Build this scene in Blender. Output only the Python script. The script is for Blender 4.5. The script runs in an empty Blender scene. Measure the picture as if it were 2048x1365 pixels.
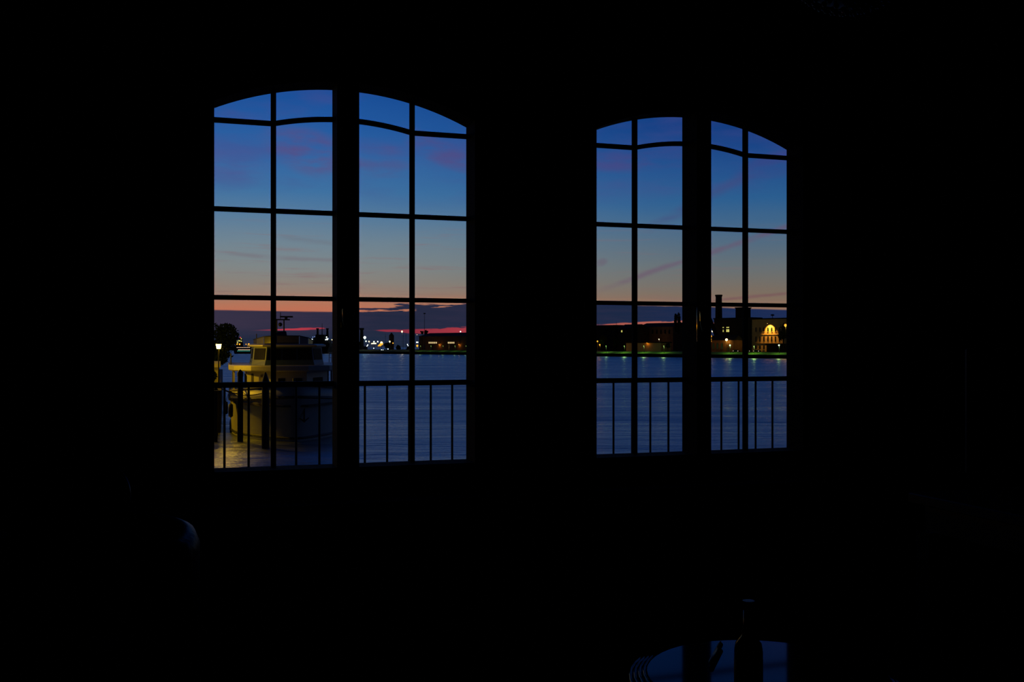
import bpy, math, random
from mathutils import Vector, Matrix
random.seed(7)
R = math.radians
C = bpy.context.scene.collection
SC = bpy.context.scene
F = 2000.0              # focal length in pixels of the 2048 x 1365 frame
EYE = 1.30              # eye height above the room floor
HOR = 692.0             # row of the horizon
TH = math.atan(F / 6170.0)          # yaw of the window wall
WATER = EYE - 7.0

# ------------------------------------------------------------------ camera
cam = bpy.data.cameras.new('camera'); camo = bpy.data.objects.new('camera', cam); C.objects.link(camo)
camo.location = (0, 0, EYE); camo.rotation_euler = (R(90), 0, 0)
cam.sensor_width = 36; cam.lens = F / 2048 * 36; cam.shift_y = (HOR - 682.5) / 2048
cam.clip_start = .05; cam.clip_end = 9000
SC.camera = camo
SC.view_settings.view_transform = 'Standard'; SC.view_settings.look = 'None'
SC.view_settings.exposure = 0; SC.view_settings.gamma = 1; SC.view_settings.use_curve_mapping = False
SC.cycles.use_denoising = True
SC.cycles.sample_clamp_indirect = 3
SC.cycles.transparent_max_bounces = 16
SC.cycles.max_bounces = 5; SC.cycles.diffuse_bounces = 2; SC.cycles.glossy_bounces = 3
SC.cycles.caustics_reflective = False; SC.cycles.caustics_refractive = False

def lin(c):
    return tuple((v / 255 / 12.92 if v / 255 <= .04045 else ((v / 255 + .055) / 1.055) ** 2.4) for v in c)

# ------------------------------------------------------------------ node helper
class NT:
    def __init__(s, t): s.t = t
    def _in(s, sock, v):
        if hasattr(v, 'links'): s.t.links.new(v, sock)
        else: sock.default_value = v
    def n(s, typ, **kw):
        nd = s.t.nodes.new(typ)
        for k, v in kw.items(): setattr(nd, k, v)
        return nd
    def m(s, op, *a):
        nd = s.n('ShaderNodeMath', operation=op)
        for i, v in enumerate(a): s._in(nd.inputs[i], v)
        return nd.outputs[0]
    def ss(s, v, a, b, c=0., d=1.):
        nd = s.n('ShaderNodeMapRange', interpolation_type='SMOOTHSTEP')
        for i, x in enumerate((v, a, b, c, d)): s._in(nd.inputs[i], x)
        return nd.outputs[0]
    def ramp(s, v, stops):
        nd = s.n('ShaderNodeValToRGB'); cr = nd.color_ramp
        while len(cr.elements) < len(stops): cr.elements.new(.5)
        for e, (p, c) in zip(cr.elements, sorted(stops, key=lambda q: q[0])):
            e.position = max(0, min(1, p)); e.color = (*c, 1) if hasattr(c, '__len__') else (c, c, c, 1)
        s._in(nd.inputs[0], v); return nd.outputs[0]
    def mix(s, f, a, b):
        nd = s.n('ShaderNodeMix', data_type='RGBA')
        s._in(nd.inputs[0], f)
        for i, v in ((6, a), (7, b)):
            if hasattr(v, 'links'): s.t.links.new(v, nd.inputs[i])
            else: nd.inputs[i].default_value = (*v, 1)
        return nd.outputs[2]
    def vec(s, x, y, z):
        nd = s.n('ShaderNodeCombineXYZ')
        for i, v in enumerate((x, y, z)): s._in(nd.inputs[i], v)
        return nd.outputs[0]
    def noise(s, v, sc, det=3., rough=.5):
        nd = s.n('ShaderNodeTexNoise'); s.t.links.new(v, nd.inputs['Vector'])
        nd.inputs['Scale'].default_value = sc; nd.inputs['Detail'].default_value = det
        nd.inputs['Roughness'].default_value = rough
        return nd.outputs['Fac']

# ------------------------------------------------------------------ dusk sky
def azel(px, py):       # a row and column of the photograph as a compass bearing and an elevation
    u = (px - 1024) / F; v = (HOR - py) / F
    return math.atan(u), math.atan(v / math.sqrt(1 + u * u))
world = bpy.data.worlds.new('dusk_sky'); SC.world = world; world.use_nodes = True
world.cycles.sampling_method = 'NONE'
wt = world.node_tree; wt.nodes.clear(); k = NT(wt)
tc = k.n('ShaderNodeTexCoord'); sp = k.n('ShaderNodeSeparateXYZ'); wt.links.new(tc.outputs['Generated'], sp.inputs[0])
az = k.m('ARCTAN2', sp.outputs[0], sp.outputs[1]); el = k.m('ARCSINE', sp.outputs[2])
ELM = .7
wob = k.m('MULTIPLY', k.m('SUBTRACT', k.noise(k.vec(k.m('MULTIPLY', az, 5.), k.m('MULTIPLY', el, 16.), 3.), 1.6, 4), .5), .012)
elw = k.m('DIVIDE', k.m('ADD', el, wob), ELM)
def skyramp(px, rows):
    st = [(azel(px, y)[1] / ELM, lin(c)) for y, c in rows]
    st += [(.36 / ELM, lin((20, 60, 128))), (.55 / ELM, lin((13, 42, 98))), (1., lin((8, 27, 70)))]
    return k.ramp(elw, st)
left = skyramp(600, [(640, (196, 112, 86)), (618, (196, 117, 90)), (604, (184, 122, 96)), (585, (158, 130, 115)), (560, (144, 136, 128)), (530, (132, 140, 142)),
                     (490, (118, 138, 152)), (440, (96, 130, 160)), (380, (66, 118, 168)), (310, (52, 104, 168)), (250, (38, 94, 166)), (185, (27, 82, 158))])
right = skyramp(1500, [(640, (160, 115, 92)), (613, (148, 116, 96)), (590, (130, 114, 100)), (560, (118, 116, 112)), (530, (106, 116, 122)), (490, (90, 112, 132)),
                       (450, (72, 108, 142)), (400, (46, 98, 150)), (340, (38, 84, 146)), (290, (28, 72, 140)), (245, (18, 62, 132))])
azf = k.ss(az, azel(560, 0)[0], azel(1560, 0)[0])
col = k.mix(azf, left, right)
# soft violet clouds high up
n2 = k.noise(k.vec(k.m('MULTIPLY', az, 4.), k.m('MULTIPLY', el, 15.), 1.7), 2.2, 4)
hi = k.m('MULTIPLY', k.ss(n2, .42, .68), k.m('MULTIPLY', k.ss(el, .13, .165), k.ss(el, .34, .24)))
col = k.mix(k.m('MULTIPLY', hi, .38), col, lin((78, 76, 142)))
def blob(px, py, wx, wy, rot=0.):
    a, e = azel(px, py); ca, sa = math.cos(rot), math.sin(rot)
    dx = k.m('SUBTRACT', az, a); dy = k.m('SUBTRACT', el, e)
    x = k.m('ADD', k.m('MULTIPLY', dx, ca * F / wx), k.m('MULTIPLY', dy, sa * F / wx))
    y = k.m('ADD', k.m('MULTIPLY', dx, -sa * F / wy), k.m('MULTIPLY', dy, ca * F / wy))
    return k.ss(k.m('ADD', k.m('MULTIPLY', x, x), k.m('MULTIPLY', y, y)), 1., 0.)
n3 = k.ss(k.noise(k.vec(k.m('MULTIPLY', az, 11.), k.m('MULTIPLY', el, 34.), 5.), 2.2, 5), .32, .66)
for (px, py, wx, wy, rot, f, c) in ((628, 308, 120, 52, -.3, .55, (104, 70, 118)), (880, 303, 100, 30, -.45, .5, (96, 68, 120)), (755, 335, 90, 26, 0, .4, (92, 76, 128)),
                                    (1225, 325, 130, 24, -.06, .5, (84, 66, 128)), (1330, 320, 90, 18, -.1, .4, (74, 66, 130)), (470, 330, 90, 40, 0, .3, (88, 86, 148)),
                                    (1540, 325, 90, 22, .3, .45, (66, 66, 132)), (1203, 525, 16, 10, .3, .5, (110, 88, 112)), (760, 300, 60, 16, -.1, .4, (90, 76, 132))):
    col = k.mix(k.m('MULTIPLY', k.m('MULTIPLY', blob(px, py, wx, wy, rot), n3), f), col, lin(c))
# thin warm streaks lower down
st = k.noise(k.vec(k.m('MULTIPLY', az, 4.), k.m('MULTIPLY', k.m('ADD', el, k.m('MULTIPLY', wob, .6)), 75.), 8.), 2.4, 5, .6)
sm = k.m('MULTIPLY', k.ss(st, .53, .74), k.m('MULTIPLY', k.ss(el, .036, .055), k.ss(el, .13, .095)))
col = k.mix(k.m('MULTIPLY', sm, k.ss(az, .1, -.05, .3, .7)), col, lin((138, 106, 110)))
# contrails
def trail(p, q, w, f, c, soft=.3):
    (a0, e0), (a1, e1) = azel(*p), azel(*q); L = math.hypot(a1 - a0, e1 - e0); tx, ty = (a1 - a0) / L, (e1 - e0) / L
    dx = k.m('SUBTRACT', az, a0); dy = k.m('SUBTRACT', k.m('ADD', el, k.m('MULTIPLY', wob, .9)), e0)
    al = k.m('DIVIDE', k.m('ADD', k.m('MULTIPLY', dx, tx), k.m('MULTIPLY', dy, ty)), L)
    ac = k.m('ABSOLUTE', k.m('ADD', k.m('MULTIPLY', dx, -ty), k.m('MULTIPLY', dy, tx)))
    msk = k.m('MULTIPLY', k.ss(ac, w / F, 0.), k.m('MULTIPLY', k.ss(al, -.1, .15), k.ss(al, 1.1, .9)))
    global col
    col = k.mix(k.m('MULTIPLY', k.m('MULTIPLY', msk, f), k.ss(n3, -.5, .7)), col, lin(c))
trail((1215, 573), (1600, 442), 9, .55, (112, 84, 112))
trail((1300, 455), (1500, 348), 17, .42, (72, 74, 128))
trail((1480, 352), (1640, 322), 22, .4, (66, 72, 134))
trail((1380, 608), (1640, 581), 4.5, .75, (124, 88, 92))
trail((440, 508), (700, 520), 6, .4, (120, 104, 116))
trail((560, 478), (720, 492), 8, .4, (112, 112, 124))
# cloud bank over the horizon
AZ0, AZ1 = -.6, .6
azn = k.m('DIVIDE', k.m('SUBTRACT', az, AZ0), AZ1 - AZ0)
def curve(pts, scale):  # (column, row offset) -> value along the bearing
    return k.m('MULTIPLY', k.ramp(azn, [((azel(x, 0)[0] - AZ0) / (AZ1 - AZ0), v / scale) for x, v in pts]), scale)
edge = curve([(200, azel(200, 619)[1]), (430, azel(430, 620)[1]), (660, azel(660, 624)[1]), (760, azel(760, 619)[1]), (860, azel(860, 610)[1]), (934, azel(934, 606)[1]), (1192, azel(1192, 604)[1]),
              (1330, azel(1330, 612)[1]), (1420, azel(1420, 615)[1]), (1575, azel(1575, 620)[1]), (1900, azel(1900, 618)[1])], .06)
rip = k.noise(k.vec(k.m('MULTIPLY', az, 8.), k.m('MULTIPLY', el, 130.), 2.), 3., 4, .6)
ripa = k.m('MULTIPLY', k.m('SUBTRACT', rip, .5), curve([(430, .001), (690, .0015), (740, .030), (934, .034), (1192, .016), (1400, .003), (1575, .001)], .04))
bank = k.ss(k.m('SUBTRACT', k.m('ADD', edge, ripa), el), -.0006, .0009)
bc_hi = k.ramp(azn, [((azel(x, 0)[0] - AZ0) / (AZ1 - AZ0), lin(c)) for x, c in ((430, (57, 51, 72)), (600, (51, 47, 70)), (760, (36, 42, 65)), (920, (39, 43, 67)), (1250, (29, 42, 71)), (1560, (25, 45, 88)))])
bc_lo = k.ramp(azn, [((azel(x, 0)[0] - AZ0) / (AZ1 - AZ0), lin(c)) for x, c in ((430, (36, 44, 67)), (600, (30, 40, 62)), (760, (32, 44, 66)), (920, (26, 38, 62)), (1250, (22, 34, 66)), (1560, (20, 40, 80)))])
bcol = k.mix(k.ss(el, .006, .021), bc_lo, bc_hi)
bcol = k.mix(k.m('MULTIPLY', k.ss(rip, .35, .8), .12), bcol, lin((82, 62, 84)))
bc = curve([(430, azel(430, 663)[1]), (560, azel(560, 660)[1]), (645, azel(645, 657)[1]), (760, azel(760, 661.5)[1]), (850, azel(850, 664)[1]), (934, azel(934, 661)[1]), (1192, azel(1192, 650)[1]),
            (1290, azel(1290, 649)[1]), (1366, azel(1366, 647.5)[1]), (1500, azel(1500, 646)[1])], .05)
bw = curve([(440, 0), (500, .5 / F), (560, 1.6 / F), (600, 2.8 / F), (640, 2.2 / F), (655, .4 / F), (745, .3 / F), (765, 2.0 / F), (850, 5.2 / F), (934, 7 / F), (1100, 6 / F), (1200, .8 / F), (1240, 3.2 / F),
            (1300, 5 / F), (1366, 5.5 / F), (1420, 2 / F), (1460, 0)], .006)
bwn = k.m('MULTIPLY', bw, k.ss(k.noise(k.vec(k.m('MULTIPLY', az, 60.), k.m('MULTIPLY', el, 260.), 4.), 1.1, 3), .2, .6, .55, 1.15))
bm = k.ss(k.m('SUBTRACT', bwn, k.m('ABSOLUTE', k.m('SUBTRACT', el, bc))), -.0003, .0007)
rc = k.ramp(azn, [((azel(x, 0)[0] - AZ0) / (AZ1 - AZ0), lin(c)) for x, c in ((560, (190, 60, 74)), (800, (142, 46, 64)), (930, (172, 58, 70)), (1250, (178, 92, 80)), (1366, (184, 104, 88)))])
bcol = k.mix(k.m('MULTIPLY', bm, k.ss(bw, .0002, .0009)), bcol, rc)
col = k.mix(bank, col, bcol)
# the dusk sky grows darker away from the sunset
dusk = k.ss(sp.outputs[1], -.6, .75, .07, 1.)
bg = k.n('ShaderNodeBackground'); wt.links.new(col, bg.inputs[0]); wt.links.new(dusk, bg.inputs[1])
wo = k.n('ShaderNodeOutputWorld'); wt.links.new(bg.outputs[0], wo.inputs[0])

# ------------------------------------------------------------------ materials
MATS = {}
def mat(name, col, rough=.6, metal=0., var=.25, scale=4., emit=None, es=0., bump=0., spec=.5, ior=1.45):
    if name in MATS: return MATS[name]
    m = bpy.data.materials.new(name); m.use_nodes = True; t = m.node_tree; q = NT(t)
    b = t.nodes['Principled BSDF']; MATS[name] = m
    b.inputs['Roughness'].default_value = rough; b.inputs['Metallic'].default_value = metal
    b.inputs['Specular IOR Level'].default_value = spec; b.inputs['IOR'].default_value = ior
    co = q.n('ShaderNodeTexCoord').outputs['Object']
    nz = q.noise(co, scale, 4)
    t.links.new(q.mix(nz, tuple(c * (1 - var) for c in col), tuple(min(1, c * (1 + var)) for c in col)), b.inputs['Base Color'])
    if bump:
        bp = q.n('ShaderNodeBump'); bp.inputs['Strength'].default_value = bump; bp.inputs['Distance'].default_value = .02
        t.links.new(nz, bp.inputs['Height']); t.links.new(bp.outputs[0], b.inputs['Normal'])
    if emit:
        b.inputs['Emission Color'].default_value = (*emit, 1); b.inputs['Emission Strength'].default_value = es
    return m
def glass_mat(name, tint=(.97, .98, .98)):
    m = bpy.data.materials.new(name); m.use_nodes = True; t = m.node_tree; t.nodes.clear(); q = NT(t)
    tr = q.n('ShaderNodeBsdfTransparent'); tr.inputs[0].default_value = (*tint, 1)
    gl = q.n('ShaderNodeBsdfGlossy'); gl.inputs['Roughness'].default_value = .02
    fr = q.n('ShaderNodeFresnel'); fr.inputs[0].default_value = 1.35
    mx = q.n('ShaderNodeMixShader'); t.links.new(fr.outputs[0], mx.inputs[0]); t.links.new(tr.outputs[0], mx.inputs[1]); t.links.new(gl.outputs[0], mx.inputs[2])
    o = q.n('ShaderNodeOutputMaterial'); t.links.new(mx.outputs[0], o.inputs[0]); MATS[name] = m
    return m
def water_mat():
    m = bpy.data.materials.new('river_water'); m.use_nodes = True; t = m.node_tree; t.nodes.clear(); q = NT(t)
    g = q.n('ShaderNodeNewGeometry'); s3 = q.n('ShaderNodeSeparateXYZ'); t.links.new(g.outputs['Position'], s3.inputs[0])
    v1 = q.vec(q.m('MULTIPLY', s3.outputs[0], .035), q.m('MULTIPLY', s3.outputs[1], .13), 0.)
    v2 = q.vec(q.m('MULTIPLY', s3.outputs[0], .010), q.m('MULTIPLY', s3.outputs[1], .03), 4.)
    v3 = q.vec(q.m('MULTIPLY', s3.outputs[0], .02), q.m('MULTIPLY', s3.outputs[1], .085), 9.)
    h = q.m('ADD', q.m('MULTIPLY', q.noise(v1, 2.2, 6, .62), 1.6), q.m('MULTIPLY', q.noise(v2, 1.6, 3), 4.))
    bp = q.n('ShaderNodeBump'); bp.inputs['Strength'].default_value = 1.; bp.inputs['Distance'].default_value = .5
    t.links.new(h, bp.inputs['Height'])
    rip = q.ss(q.noise(v3, 1.5, 6, .65), .34, .66)      # calmer and rippled patches
    gl = q.n('ShaderNodeBsdfGlossy'); gl.inputs['Color'].default_value = (.62, .67, .68, 1)
    t.links.new(q.m('ADD', .26, q.m('MULTIPLY', rip, .10)), gl.inputs['Roughness']); t.links.new(bp.outputs[0], gl.inputs['Normal'])
    df = q.n('ShaderNodeBsdfDiffuse'); t.links.new(q.mix(rip, (.005, .014, .04), (.028, .055, .13)), df.inputs['Color']); t.links.new(bp.outputs[0], df.inputs['Normal'])
    mx = q.n('ShaderNodeMixShader'); mx.inputs[0].default_value = .82; t.links.new(df.outputs[0], mx.inputs[1]); t.links.new(gl.outputs[0], mx.inputs[2])
    o = q.n('ShaderNodeOutputMaterial'); t.links.new(mx.outputs[0], o.inputs[0])
    MATS['river_water'] = m; return m

# ------------------------------------------------------------------ mesh helpers
class MB:
    def __init__(s): s.v = []; s.f = []
    def add(s, vs, fs):
        o = len(s.v); s.v += [tuple(v) for v in vs]; s.f += [tuple(i + o for i in f) for f in fs]; return s
    def box(s, x0, x1, y0, y1, z0, z1, c=0.):
        if c <= 0:
            return s.add([(x0, y0, z0), (x1, y0, z0), (x1, y1, z0), (x0, y1, z0), (x0, y0, z1), (x1, y0, z1), (x1, y1, z1), (x0, y1, z1)],
                         [(0, 3, 2, 1), (4, 5, 6, 7), (0, 1, 5, 4), (1, 2, 6, 5), (2, 3, 7, 6), (3, 0, 4, 7)])
        def ring(i, z): return [(x0 + i, y0 + c + i * 0, z), (x0 + c, y0 + i * 0, z), (x1 - c, y0, z), (x1, y0 + c, z), (x1, y1 - c, z), (x1 - c, y1, z), (x0 + c, y1, z), (x0, y1 - c, z)]
        def ringi(z): return [(x0 + c, y0 + c, z), (x0 + c, y0 + c, z), (x1 - c, y0 + c, z), (x1 - c, y0 + c, z), (x1 - c, y1 - c, z), (x1 - c, y1 - c, z), (x0 + c, y1 - c, z), (x0 + c, y1 - c, z)]
        return s.loft([ringi(z0), ring(0, z0 + c), ring(0, z1 - c), ringi(z1)])
    def loft(s, rings, cap=True, close=True):
        n = len(rings[0]); vs = [p for r in rings for p in r]; fs = []
        for a in range(len(rings) - 1):
            for i in range(n if close else n - 1):
                j = (i + 1) % n; fs.append((a * n + i, a * n + j, (a + 1) * n + j, (a + 1) * n + i))
        if cap and close: fs += [tuple(range(n))[::-1], tuple(range((len(rings) - 1) * n, len(rings) * n))]
        return s.add(vs, fs)
    def prism(s, poly, z0, z1):     # a plan outline raised from z0 to z1
        return s.loft([[(x, y, z0) for x, y in poly], [(x, y, z1) for x, y in poly]])
    def strip(s, xs, lo, hi, y0, y1):   # an upright plate: lower and upper edge over x
        return s.loft([[(x, y0, a), (x, y1, a), (x, y1, b), (x, y0, b)] for x, a, b in zip(xs, lo, hi)])
    def tube(s, pts, r, n=8, cap=True):
        pts = [Vector(p) for p in pts]; rings = []; rs = r if hasattr(r, '__len__') else [r] * len(pts)
        for i, p in enumerate(pts):
            d = (pts[min(i + 1, len(pts) - 1)] - pts[max(i - 1, 0)]).normalized()
            up = Vector((0, 0, 1)) if abs(d.z) < .95 else Vector((1, 0, 0))
            a = d.cross(up).normalized(); b = a.cross(d)
            rings.append([p + (a * math.cos(q) + b * math.sin(q)) * rs[i] for q in [2 * math.pi * j / n for j in range(n)]])
        return s.loft(rings, cap)
    def lathe(s, prof, n=20, o=(0, 0, 0)):
        return s.loft([[(o[0] + r * math.cos(2 * math.pi * j / n), o[1] + r * math.sin(2 * math.pi * j / n), o[2] + z) for j in range(n)] for r, z in prof])
    def ball(s, o, r, n=10, m=6, sq=(1, 1, 1)):
        pr = [(max(.02, math.sin(math.pi * i / m)), -math.cos(math.pi * i / m)) for i in range(m + 1)]
        return s.loft([[(o[0] + r * sq[0] * a * math.cos(2 * math.pi * j / n), o[1] + r * sq[1] * a * math.sin(2 * math.pi * j / n), o[2] + r * sq[2] * z) for j in range(n)] for a, z in pr])
    def build(s, name, m, parent=None, smooth=False, bevel=0.):
        me = bpy.data.meshes.new(name); me.from_pydata(s.v, [], s.f); me.update()
        import bmesh
        bm = bmesh.new(); bm.from_mesh(me); bmesh.ops.recalc_face_normals(bm, faces=bm.faces); bm.to_mesh(me); bm.free()
        me.materials.append(MATS[m] if isinstance(m, str) else m)
        o = bpy.data.objects.new(name, me); C.objects.link(o)
        if parent: o.parent = parent
        if smooth:
            for p in me.polygons: p.use_smooth = True
        if bevel:
            b = o.modifiers.new('bevel', 'BEVEL'); b.width = bevel; b.segments = 2; b.limit_method = 'ANGLE'
        return o
def tag(o, label=None, cat=None, group=None, kind=None):
    if label: o['label'] = label
    if cat: o['category'] = cat
    if group: o['group'] = group
    if kind: o['kind'] = kind
    return o
def empty(name, loc, rz=0., label=None, cat=None, group=None, kind=None):
    o = bpy.data.objects.new(name, None); C.objects.link(o); o.location = loc; o.rotation_euler = (0, 0, rz); o.empty_display_size = .2
    return tag(o, label, cat, group, kind)
def part(name, m, par, mesh, smooth=False): return mesh.build(name, m, par, smooth)
def copy_part(o, par, loc=None):
    c = o.copy(); C.objects.link(c); c.parent = par
    if loc is not None: c.location = loc
    return c
def point_light(par, loc, col, w, size=.15):
    l = bpy.data.lights.new('lamp_light', 'POINT'); l.energy = w; l.color = col; l.shadow_soft_size = size
    o = bpy.data.objects.new('lamp_light', l); C.objects.link(o); o.location = loc; o.parent = par; return o
def at(px, py, Y): return Vector(((px - 1024) / F * Y, Y, EYE - (py - HOR) / F * Y))

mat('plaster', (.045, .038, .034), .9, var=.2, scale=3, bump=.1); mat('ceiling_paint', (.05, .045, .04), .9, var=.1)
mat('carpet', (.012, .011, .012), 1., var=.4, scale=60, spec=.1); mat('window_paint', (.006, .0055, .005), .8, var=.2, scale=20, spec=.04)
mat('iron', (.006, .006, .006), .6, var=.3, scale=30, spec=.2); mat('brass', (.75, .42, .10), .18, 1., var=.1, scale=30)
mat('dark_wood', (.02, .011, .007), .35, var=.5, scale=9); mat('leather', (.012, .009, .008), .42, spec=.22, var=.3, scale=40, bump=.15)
mat('lacquer', (.006, .006, .008), .05, var=.2, scale=10, spec=.3, ior=1.3); mat('bottle_glass', (.004, .006, .004), .12, var=.2, spec=.25)
mat('black_plastic', (.008, .008, .009), .4, var=.2); mat('screen', (.004, .004, .005), .25, var=.1, spec=.2)
mat('bead', (.10, .09, .08), .25, var=.5, scale=80); mat('label_paper', (.02, .019, .018), .8)
glass_mat('pane_glass')

# ================================================================== THE ROOM (frame of the window wall)
PERP = 5.0 * math.cos(TH)
ROOM = Matrix.Translation((-math.sin(TH) * PERP, math.cos(TH) * PERP, 0)) @ Matrix.Rotation(TH, 4, 'Z')
def room(o, x=0, y=0, z=0, rz=0):       # place an object given in the wall's own frame (x along, y outward)
    o.matrix_world = ROOM @ Matrix.Translation((x, y, z)) @ Matrix.Rotation(rz, 4, 'Z'); return o
W1, W2 = .7046, 2.5376
G = .603; HM = .0513                    # glass half-width, half of the meeting stiles
RV = .843                               # half-width of the masonry opening
YI, YO = -.35, .10
CEIL = 3.15; XL, XR, YB = -2.2, 6.6, -7.6
def arc(x, zc, r): return zc - (r - math.sqrt(r * r - x * x))
def glass_top(x): return arc(x, EYE + 1.217, 1.443)
def open_top(x): return arc(x, EYE + 1.40, 2.0)
SILL = EYE - .72
def seg(a, b, n): return [a + (b - a) * i / n for i in range(n + 1)]
w = MB()
for a, b in ((XL - .1, W1 - RV), (W1 + RV, W2 - RV), (W2 + RV, XR + .1)): w.box(a, b, YI, YO, 0, CEIL)
for c in (W1, W2):
    w.box(c - RV, c + RV, YI, YO, 0, SILL)
    xs = seg(-RV, RV, 20); w.strip([c + x for x in xs], [open_top(x) for x in xs], [CEIL] * 21, YI, YO)
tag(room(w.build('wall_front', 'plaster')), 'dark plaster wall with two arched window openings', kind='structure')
tag(room(MB().box(XL - .1, XL, YB, YI, 0, CEIL).build('wall_left', 'plaster')), kind='structure')
tag(room(MB().box(XR, XR + .1, YB, YI, 0, CEIL).build('wall_right', 'plaster')), kind='structure')
tag(room(MB().box(XL - .1, XR + .1, YB - .1, YB, 0, CEIL).build('wall_back', 'plaster')), kind='structure')
tag(room(MB().box(XL - .1, XR + .1, YB - .1, YO, -.12, 0).build('floor', 'carpet')), kind='structure')
tag(room(MB().box(XL - .1, XR + .1, YB - .1, YO, CEIL, CEIL + .12).build('ceiling', 'ceiling_paint')), kind='structure')
tag(room(MB().box(XL, XR, YI - .02, YI, 0, .14).build('baseboard_front', 'dark_wood')), kind='structure')
for i, c in enumerate((W1, W2)):
    tag(room(MB().box(c - RV - .05, c + RV + .05, YI - .06, -.17, SILL, SILL + .035).build('trim_%d' % (i + 1), 'window_paint', bevel=.006)), 'deep dark window sill under window', kind='structure')

ZB = EYE - .562
def make_window(idx, c):
    root = empty('window_%d' % idx, (0, 0, 0), kind='structure'); room(root, c, 0, 0)
    root['label'] = 'arched two-leaf casement window with glazing bars, ' + ('the one before the moored boat' if idx == 1 else 'the one before the tall chimney')
    xs = seg(-RV, RV, 24); fo = G + .045
    f = MB(); f.box(-RV, -fo, -.17, .06, SILL + .0, min(open_top(RV), 9)); f.box(fo, RV, -.17, .06, SILL, open_top(RV))
    xi = seg(-fo, fo, 20)
    f.strip(xi, [glass_top(x) + .05 for x in xi], [open_top(x) for x in xi], -.17, .06)
    for sgn in (-1, 1):
        x2 = sorted([sgn * fo, sgn * RV]); x2 = seg(x2[0], x2[1], 4)
        f.strip(x2, [open_top(RV)] * 5, [open_top(x) + .0005 for x in x2], -.17, .06)
    f.box(-fo, fo, -.17, .06, SILL, ZB - .05)
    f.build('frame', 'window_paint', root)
    MB().box(-RV, RV, .06, .16, SILL - .03, SILL + .04).build('outer_sill', 'window_paint', root)
    for sgn in (-1, 1):
        a0, a1 = 0., sgn * (HM - (.018 if idx == 2 and sgn < 0 else 0.)); b0, b1 = sgn * (G + .005 if sgn > 0 else G - .010), sgn * fo
        s = MB()
        for (p, q) in ((a0, a1), (b0, b1)):
            lo, hi = min(p, q), max(p, q); x3 = seg(lo, hi, 2)
            s.strip(x3, [ZB] * 3, [glass_top(x) for x in x3], -.13, .03)
        lo, hi = min(a0, b1), max(a0, b1); x3 = seg(lo, hi, 16)
        s.strip(x3, [glass_top(x) for x in x3], [glass_top(x) + .057 for x in x3], -.13, .03)
        s.box(lo, hi, -.13, .03, ZB - .05, ZB)
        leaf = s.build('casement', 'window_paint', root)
        mid = sgn * (HM + .276); hb = .0117
        hz = [EYE + .625, EYE + .221, EYE - .178]
        x4 = seg(mid - hb, mid + hb, 1)
        MB().strip(x4, [ZB] * 2, [glass_top(mid) for x in x4], -.016, .006).build('muntin', 'window_paint', leaf)
        inn = sorted([a1, mid - sgn * hb]); out = sorted([mid + sgn * hb, b0])
        for z in hz:
            for (p, q) in (inn, out): MB().box(p, q, -.016, .006, z - .0107, z + .0107).build('muntin', 'window_paint', leaf)
        zA = EYE + 1.03
        def bent(x): return zA + .0395 * (1 - ((abs(x) - .0) / abs(mid)) ** 2)
        MB().box(out[0], out[1], -.016, .006, zA - .0107, zA + .0107).build('muntin', 'window_paint', leaf)
        x5 = seg(inn[0], inn[1], 8)
        MB().strip(x5, [bent(x) - .0107 for x in x5], [bent(x) + .0107 for x in x5], -.016, .006).build('muntin', 'window_paint', leaf)
        rows = [ZB] + [z for z in reversed(hz)]
        for (p, q) in (inn, out):
            isin = (p, q) == tuple(inn)
            for r_ in range(3):
                lo_ = ZB if r_ == 0 else rows[r_] + .0107
                MB().box(p - .004, q + .004, -.006, -.001, lo_ - .004, rows[r_ + 1] - .0067).build('pane', 'pane_glass', leaf)
            x6 = seg(p - .004, q + .004, 8)
            top = [bent(x) - .0107 if isin else zA - .0107 for x in x6]
            MB().strip(x6, [rows[3] + .0067] * 9, [t + .004 for t in top], -.006, -.001).build('pane', 'pane_glass', leaf)
            MB().strip(x6, [t + .0174 for t in top], [glass_top(x) + .005 for x in x6], -.006, -.001).build('pane', 'pane_glass', leaf)
        if sgn == 1:
            h = MB(); h.box(-.034, -.010, -.137, -.13, EYE + .02, EYE + .20)
            h.tube([(-.022, -.13, EYE + .17), (-.022, -.155, EYE + .178), (-.026, -.162, EYE + .165), (-.024, -.163, EYE + .11), (-.012, -.162, EYE + .07), (.000, -.160, EYE + .045)], [.007, .007, .008, .007, .006, .007], 10)
            h.ball((.002, -.160, EYE + .038), .009)
            h.ball((-.022, -.139, EYE + .035), .006); h.ball((-.022, -.139, EYE + .19), .006)
            h.build('handle', 'brass', leaf, True)['label'] = 'curved brass window handle'
    return root
make_window(1, W1); make_window(2, W2)

def make_railing(c, s0, n, dx, label):
    root = empty('balcony_railing', (0, 0, 0), label=label, cat='railing', group='window railings'); room(root, c, .19, 0)
    x0, x1 = -RV + .02, RV - .02
    zt = EYE - .187
    MB().box(x0, x1, -.016, .016, zt - .013, zt + .013).build('top_rail', 'iron', root)
    MB().box(x0, x1, -.012, .012, EYE - .80, EYE - .775).build('bottom_rail', 'iron', root)
    for sx in (x0, x1):
        m_ = MB(); m_.box(sx - .02, sx + .02, -.09, .016, zt - .02, zt + .005); m_.box(sx - .02, sx + .02, -.09, .016, EYE - .80, EYE - .775); m_.box(sx - .008, sx + .008, -.008, .008, EYE - .79, zt)
        m_.build('bracket', 'iron', root)
    b = None
    for i in range(n):
        x = s0 - c + i * dx
        if not x0 + .02 < x < x1 - .02: continue
        if b is None: b = MB().tube([(0, 0, EYE - .78), (0, 0, zt)], .0058, 8).build('baluster', 'iron', root); b.location = (x, 0, 0)
        else: copy_part(b, root, (x, 0, 0))
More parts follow.
